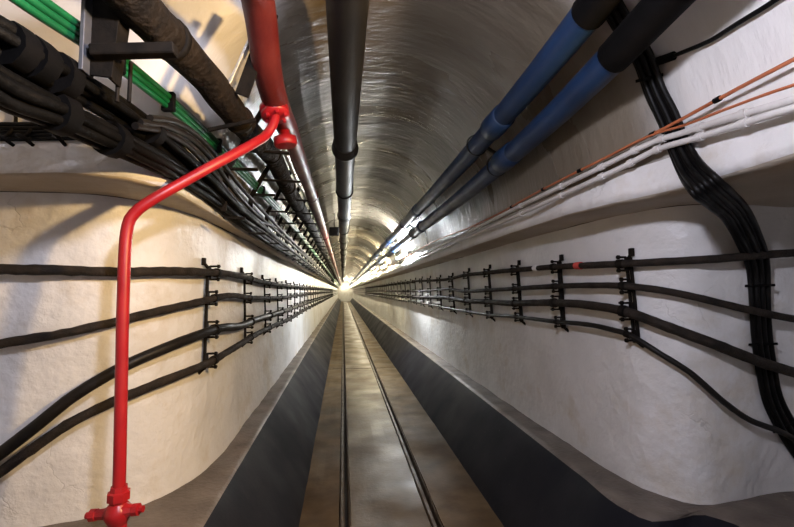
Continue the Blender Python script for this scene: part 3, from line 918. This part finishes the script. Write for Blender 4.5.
# repeated rack brackets along the shoulder
y = 2.35
k = 0
while y < 30:
    near = y < 9
    lab = (('nearest' if k == 0 else ORD[k]) + ' rack bracket from the camera holding pipes above the left shoulder') if near else 'small far rack bracket above the left shoulder'
    root = tag(empty('rack_bracket', (-.62, y, 1.95)), lab, 'bracket', 'rack brackets above the left shoulder' if near else 'far rack brackets above the left shoulder')
    b = MB(); b.bar((-.645, y, 1.93), (-.635, y, 2.16), 0.03, 0.012, up=(0, 1, 0)); b.bar((-.635, y, 2.15), (-.40, y, 2.60), 0.03, 0.012, up=(0, 1, 0)); b.build('post', M['steel'], root)
    b = MB(); b.bar((-.645, y, 1.895), (-.53, y, 1.895), 0.025, 0.012); b.build('lower_arm', M['steel'], root)
    b = MB(); b.bar((-.62, y, 2.165), (-.47, y, 2.165), 0.025, 0.012); b.build('middle_arm', M['steel'], root)
    b = MB(); b.bar((-.56, y, 2.27), (-.30, y, 2.265), 0.025, 0.012); b.build('upper_arm', M['steel'], root)
    y += 0.62 if near else 1.1
    k += 1

# small box hanging beside the crown pipe
root = tag(empty('junction_box', (-.17, 7.6, 2.5)), 'small dark junction box hanging left of the crown pipe', 'box')
b = MB(); b.box((-.165, 7.6, 2.57), (.17, .12, .15)); b.build('body', M['rubber'], root)
b = MB(); b.box((-.165, 7.53, 2.57), (.14, .02, .12)); b.build('lid', M['steel'], root)
b = MB(); b.bar((-.165, 7.6, 2.64), (-.165, 7.6, 2.90), .012, .012); b.build('stem', M['steel'], root)

# ------------------------------------------------------------------ right shoulder: conduits, orange cables, black bundle
def shoulder_line(name, tr, off, r, far, mt, label, cat, group, seg=10, far_ys_=(3, 5, 8, 14, 25, 45, 61), near=0.0):
    pts = [on('C', px, py, off) for px, py in tr]
    pts = [q for q in pts if q]
    if near:
        pts = [pts[0] + Vector((near, -d_, 0)) for d_ in (2.2, 1.4, .7)] + pts
    if far:
        pts += [Vector((far[0], yy, far[1])) for yy in far_ys_ if yy > pts[-1].y + 0.5]
    b = MB(); b.tube(pts, r, seg, 0.05)
    return tag(b.build(name, M[mt]), label, cat, group), resample(pts, 0.03)


wc1, wp1 = shoulder_line('conduit', [(830, 94), (794, 104), (742, 118), (698, 132), (665, 141), (637, 154), (609, 168), (560, 191), (500, 219)], 0.05, 0.0125, (1.162, 2.035), 'white_pvc', 'upper white conduit along the right shoulder, crossing the black bundle', 'conduit', 'white conduits on the right shoulder', near=0.001)
wc2, wp2 = shoulder_line('conduit', [(830, 103), (794, 113), (742, 128), (698, 141), (667, 150), (632, 167), (609, 178), (560, 200), (500, 226)], 0.05, 0.0125, (1.162, 1.995), 'white_pvc', 'lower white conduit along the right shoulder, just above its edge', 'conduit', 'white conduits on the right shoulder', near=0.001)
oc1, op1 = shoulder_line('orange_cable', [(830, 48), (794, 66), (760, 83), (716, 106), (680, 125), (650, 140), (580, 175), (542, 194), (512, 210), (480, 225)], 0.05, 0.0065, (1.165, 2.135), 'orange', 'orange cable strung highest along the right shoulder with dark clips', 'cable', 'orange cables on the right shoulder', near=0.001)
oc2, op2 = shoulder_line('orange_cable', [(830, 81), (794, 92), (742, 110), (700, 124), (670, 133), (650, 141), (620, 156)], 0.068, 0.005, None, 'orange', 'thin orange cable lying on the upper white conduit at the right edge', 'cable', 'orange cables on the right shoulder', near=0.001)
for root, P, px, r in [(wc1, wp1, p, .017) for p in (742, 697, 660, 637, 600, 560, 520)] + [(wc2, wp2, p, .017) for p in (742, 697, 660, 632, 600, 560, 520)] + [(oc1, op1, p, .010) for p in (715, 650, 580, 542, 512)]:
    best, bd = None, 1e9
    for i, v in enumerate(P[1:-1]):
        q = v - EYE
        d = abs(W / 2 + F * q.dot(rgt) / q.dot(fwd) - px)
        if d < bd: bd, best = d, i + 1
    q = P[best]; d = (P[best + 1] - P[best - 1]).normalized()
    b = MB(); b.tube([q - d * .012, q + d * .012], r, 10, .02)
    b.build('clip', M['rubber'] if root is oc1 else M['white_pvc'], root)

bun = [('C', 590, -60, .03), ('C', 612, -8, .03), ('C', 630, 24, .03), ('C', 648, 54, .028), ('C', 660, 90, .022), ('C', 672, 118, .018), ('C', 684, 148, .018), ('C', 693, 166, .02), ('Y', 705, 186, 1.335), ('Y', 721, 200, 1.44), ('Y', 736, 215, 1.56), ('Y', 747, 236, 1.66), ('R', 753, 270, .018), ('R', 754, 300, .018), ('R', 756, 335, .018), ('R', 760, 365, .018), ('R', 767, 398, .018), ('R', 780, 424, .018), ('R', 800, 452, .018), ('R', 830, 482, .02), ('R', 850, 496, .02)]
cen = []
for (s_, px, py, off) in bun:
    if s_ == 'Y':
        q = at_y(px, py, off)
        cen.append((q, (EYE - q).normalized()))
    else:
        q0, q1 = on(s_, px, py, 0.0), on(s_, px, py, 0.01)
        if q0 is not None: cen.append((q0 + (q1 - q0).normalized() * (off + (.004 if s_ == 'R' else -.002)), (q1 - q0).normalized()))
for k in range(6):
    pts = []
    for i, (q, n_) in enumerate(cen):
        d = (cen[min(i + 1, len(cen) - 1)][0] - cen[max(i - 1, 0)][0]).normalized()
        nn = (cen[max(i - 1, 0)][1] + n_ * 2 + cen[min(i + 1, len(cen) - 1)][1]).normalized()
        side = d.cross(nn).normalized()
        pts.append(q + side * ((2.5 - k) * 0.0165 + 0.004 * noise.noise(Vector((k * 5, i * 1.3, 0)))) + nn * (0.012 if k % 2 else 0.0))
    b = MB(); b.tube(pts, 0.0115, 9, 0.03)
    tag(b.build('bundle_cable', M['black_cable']), 'black cable in the hanging bundle on the right wall, %s strand from its left side' % ORD[k], 'cable', 'hanging black bundle on the right wall')
for k, (s, px, py, lab) in enumerate((('C', 655, 76, 'black tie round the right bundle under the blue pipe'), ('R', 754, 285, 'black tie round the right bundle below the top wall cable'), ('R', 757, 343, 'black tie round the right bundle above the thickest wall cable'), ('R', 780, 425, 'black tie round the right bundle at the lowest wall cable'))):
    q = on(s, px, py, 0.02)
    b = MB()
    tilt = 0.25 if k == 0 else (0.5 if k == 3 else 0.03)
    ax_ = (rgt + upv * tilt).normalized()
    n_ = (EYE - q).normalized()
    ay_ = n_.cross(ax_).normalized(); n2 = ax_.cross(ay_)
    R = Matrix((ax_, ay_, n2)).transposed()
    b.box(q + n2 * 0.006, (0.112, 0.012, 0.05), R)
    tag(b.build('cable_tie', M['rubber']), lab, 'tie')
# black spur cable to the upper right
spur, sp = shoulder_line('spur_cable', [(655, 62), (672, 56), (690, 49), (715, 39), (742, 22), (775, 2), (810, -22)], 0.02, 0.008, None, 'black_cable', 'single black cable leaving the right bundle toward the upper right corner', 'cable', None)
b = MB(); b.tube([sp[1], sp[2], sp[4]], 0.017, 10, 0.02); b.build('gland', M['rubber'], spur)
cross, cp = shoulder_line('cross_cable', [(560, 30), (585, 14), (605, 6), (625, -4), (650, -30)], 0.04, 0.007, None, 'black_cable', 'short black cable looping behind the blue pipes at the top', 'cable', None)

# ------------------------------------------------------------------ lamps
def tube_lamp(x, y, z, out, L, label, group, tm='tube'):
    """out: (dx, dz) from tube to the surface behind it"""
    root = tag(empty('tube_lamp', (x + out[0], y, z + out[1])), label, 'lamp', group)
    b = MB(); b.box((x + out[0], y, z + out[1]), (.04, L + .1, .04)); b.build('housing', M['lamp_white'], root)
    b = MB(); b.tube([(x, y - L / 2, z), (x, y + L / 2, z)], .016, 10, .6); b.build('tube', M[tm], root)
    for s in (-1, 1):
        b = MB(); b.box((x + out[0] * .3, y + s * (L / 2 + .02), z + out[1] * .3), (.05, .03, .045)); b.build('end_cap', M['lamp_white'], root)


y = 7.6
k = 0
while y < 60:
    w = 'nearest' if k == 0 else ORD[k]
    tube_lamp(1.06, y, 2.145, (.055, .006), 1.2, w + ' lit fluorescent lamp along the right shoulder of the tunnel', 'fluorescent lamps along the right shoulder', 'tube_bright' if k == 0 else 'tube')
    tube_lamp(.955, y + .2, 2.575, (.03, .05), 0.9, w + ' lit fluorescent lamp on the vault behind the blue pipes', 'fluorescent lamps behind the blue pipes', 'tube_bright' if k == 0 else 'tube')
    y += 3.4
    k += 1


def bulb_lamp(pos, mt, label, r=0.055):
    x, y, z = pos
    root = tag(empty('bulb_lamp', pos), label, 'lamp')
    b = MB(); b.lathe((x, y, z - r), (0, 0, 1), [(r - r * math.cos(a), max(.001, r * math.sin(a))) for a in [math.pi * q / 10 for q in range(11)]], 14); b.build('bulb', M[mt], root)
    b = MB(); b.lathe((x, y, z + r * .9), (0, 0, 1), [(0, .02), (.05, .022), (.055, .01), (.14, .008)], 12); b.build('holder', M['rubber'], root)


bulb_lamp((0.3, Y_END - 0.6, 2.2), 'tube', 'distant lamp added and glowing at the far end of the tunnel', 0.07)  # extra bulb, added to brighten the end wall
bulb_lamp(COOL_LAMP[0], 'bulb_cool', 'cool white bulb under the crown above the camera')
# floodlight: box housing with a lit glass, its beam a spot lamp
wp, wt = Vector(WARM_LAMP[0]), Vector(WARM_LAMP[1])
wd = (wt - wp).normalized()
R = wd.to_track_quat('-Z', 'Y').to_matrix()
root = tag(empty('floodlight', wp), 'warm floodlight on the right shoulder aimed at the left wall', 'lamp')
b = MB(); b.box(wp - wd * .06, (.16, .12, .07), R); b.build('housing', M['lamp_white'], root)
b = MB(); b.box(wp - wd * .022, (.14, .10, .012), R); b.build('glass', M['bulb_warm'], root)
b = MB(); b.bar(wp - wd * .08, wp - wd * .08 + Vector((.12, -.02, .02)), .02, .02); b.build('yoke', M['steel'], root)
ld = bpy.data.lights.new('floodlight_beam', 'SPOT')
ld.energy = WARM_LAMP[3]; ld.color = WARM_LAMP[2]; ld.spot_size = math.radians(125); ld.spot_blend = 0.5; ld.shadow_soft_size = 0.05
lo = bpy.data.objects.new('floodlight_beam', ld); COL.objects.link(lo)
lo.location = wp; lo.rotation_euler = wd.to_track_quat('-Z', 'Y').to_euler()
